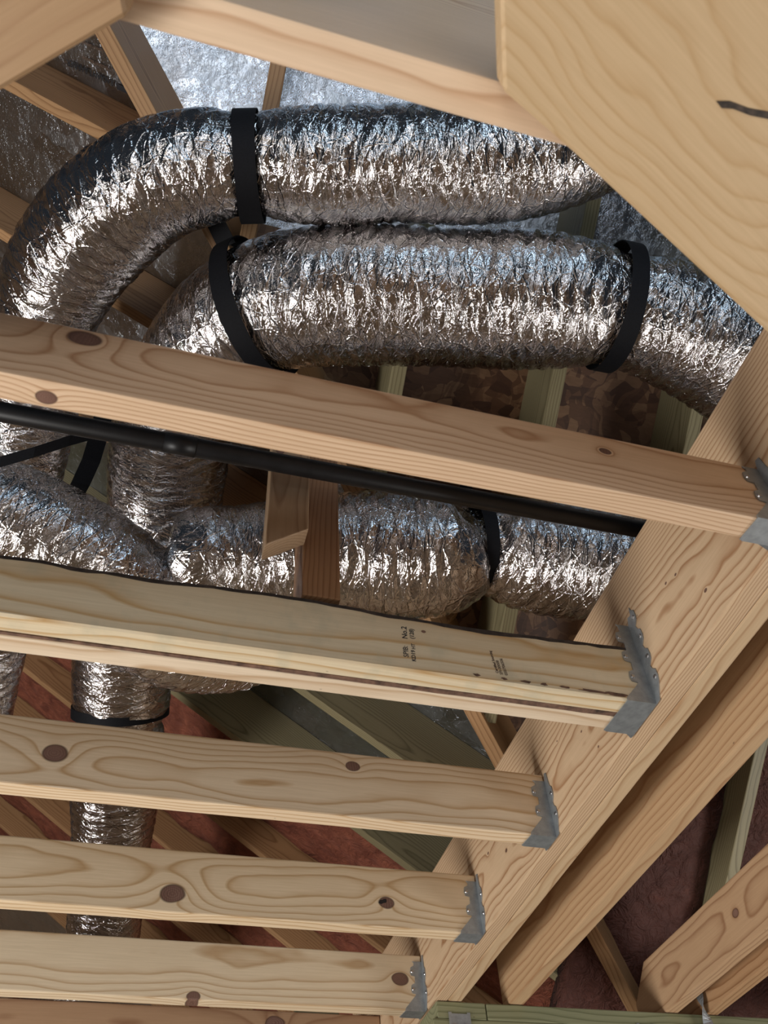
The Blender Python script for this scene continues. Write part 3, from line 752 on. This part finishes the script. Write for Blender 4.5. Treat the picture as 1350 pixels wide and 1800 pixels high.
tag(board('post', (.214, .988, 2.80), (0, 0, 1), (1, 0, 0), (.50, .062, .078), M_post, None, .003), 'darker upright post standing on the doubled joist', 'post')
o = board('post', (.148, .920, 2.83), (0, 0, 1), (0, 1, 0), (.50, .036, .068), M_post2, None, .002, cutA=((.114, .92, 2.598), (.62, 0, -.78)))
tag(o, 'lighter short post with a slanted cut end beside the dark post', 'post')

# ------------------------------------------------------------------ gas pipe
def rod(name, a, b, r, mat, parent=None, seg=24):
    a, b = Vector(a), Vector(b)
    bm = bmesh.new(); bmesh.ops.create_cone(bm, cap_ends=True, segments=seg, radius1=r, radius2=r, depth=(b - a).length)
    o = link(name, to_mesh(bm, name, True), mat, parent)
    o.matrix_local = Matrix.Translation((a + b) / 2) @ (b - a).to_track_quat('Z', 'Y').to_matrix().to_4x4()
    return o
pipe = empty('black_pipe', (.1, 0.848, 2.74)); tag(pipe, 'long black pipe running behind the topmost joist', 'pipe')
rod('tube', (-1.5, 0, 0), (1.3, 0, 0), .0160, M_pipe, pipe)
rod('coupling', (-.165, 0, 0), (-.115, 0, 0), .0172, M_pipe, pipe)

# ------------------------------------------------------------------ writing
def text(name, body, loc, xa, ya, size, mat, parent=None, font_off=.0002):
    cu = bpy.data.curves.new(name, 'FONT'); cu.body = body; cu.size = size; cu.resolution_u = 3; cu.extrude = .0001; cu.offset = font_off
    o = bpy.data.objects.new(name, cu); COL.objects.link(o)
    dg = bpy.context.evaluated_depsgraph_get(); me = bpy.data.meshes.new_from_object(o.evaluated_get(dg))
    bpy.data.objects.remove(o)
    x = Vector(xa).normalized(); y = Vector(ya).normalized(); z = x.cross(y)
    M = Matrix.Identity(4)
    for i in range(3): M[i][0] = x[i]; M[i][1] = y[i]; M[i][2] = z[i]; M[i][3] = loc[i]
    me.materials.clear(); o = link(name, me, mat)
    if parent:
        o.parent = parent; pm = Matrix.Translation(parent.location) if parent.rotation_euler.to_matrix() == Matrix.Identity(3) else parent.matrix_world
        o.matrix_local = pm.inverted() @ M
    else: o.matrix_world = M
    return o

SY = J2Y - .0004
text('grade_stamp_text', 'SPIB:', (0.348, SY, 2.449), (0, 0, 1), (-1, 0, .0), .0115, M_ink, j2, .0001)
text('grade_stamp_text', 'No.2', (0.349, SY, 2.486), (0, 0, 1), (-1, 0, .0), .0125, M_ink, j2)
text('grade_stamp_text', 'KD19', (0.359, SY, 2.443), (0, 0, 1), (-1, 0, .0), .0092, M_ink, j2, .0002)
text('grade_stamp_text', 'HT', (0.36, SY, 2.467), (0, 0, 1), (-1, 0, .0), .0085, M_ink, j2, .0001)
text('grade_stamp_text', '(128)', (0.36, SY, 2.488), (0, 0, 1), (-1, 0, .0), .0098, M_ink, j2, .0002)
text('side_stamp_text', 'Certified Sourcing', (0.492, SY, 2.443), (-.12, 0, 1), (-1, 0, -.12), .0060, M_inkbrown, j2)
text('side_stamp_text', 'SFI-00008', (0.499, SY, 2.441), (-.12, 0, 1), (-1, 0, -.12), .0070, M_inkbrown, j2, .0001)
text('side_stamp_text', '050/706506', (0.507, SY, 2.441), (-.12, 0, 1), (-1, 0, -.12), .0070, M_inkbrown, j2, .0001)

rb = text('printed_lettering', 'RADIANT BARRIER', (-0.3836, 0.7021, 4.0171), (-0.8187, 0.0354, 0.5731), (0.029, 0.9994, -0.0203), 0.0196, M_ink, None, .0006)
tag(rb, kind='structure')
tag(text('printed_lettering', 'RADIANT BARRIER', (-0.4017, 0.6771, 4.0298), (-0.8187, 0.0354, 0.5731), (0.029, 0.9994, -0.0203), 0.0107, M_inkbrown), kind='structure')
tag(text('printed_lettering', 'RADIANT BARRIER', (-0.4171, 0.6432, 4.0406), (-0.8187, 0.0354, 0.5731), (0.029, 0.9994, -0.0203), 0.0089, M_inkbrown), kind='structure')
tag(text('printed_lettering', 'RADIANT BARRIER', (-0.4254, 0.6176, 4.0464), (-0.8187, 0.0354, 0.5731), (0.029, 0.9994, -0.0203), 0.0071, M_inkbrown), kind='structure')
tag(prism('trim_1', [Vector((-0.3769, 0.7047, 4.0125)), Vector((-0.3261, 0.7029, 3.9769)), Vector((-0.3186, 0.7147, 3.9716)), Vector((-0.3726, 0.7180, 4.0094))], N2 * .001, M_ink), kind='structure')
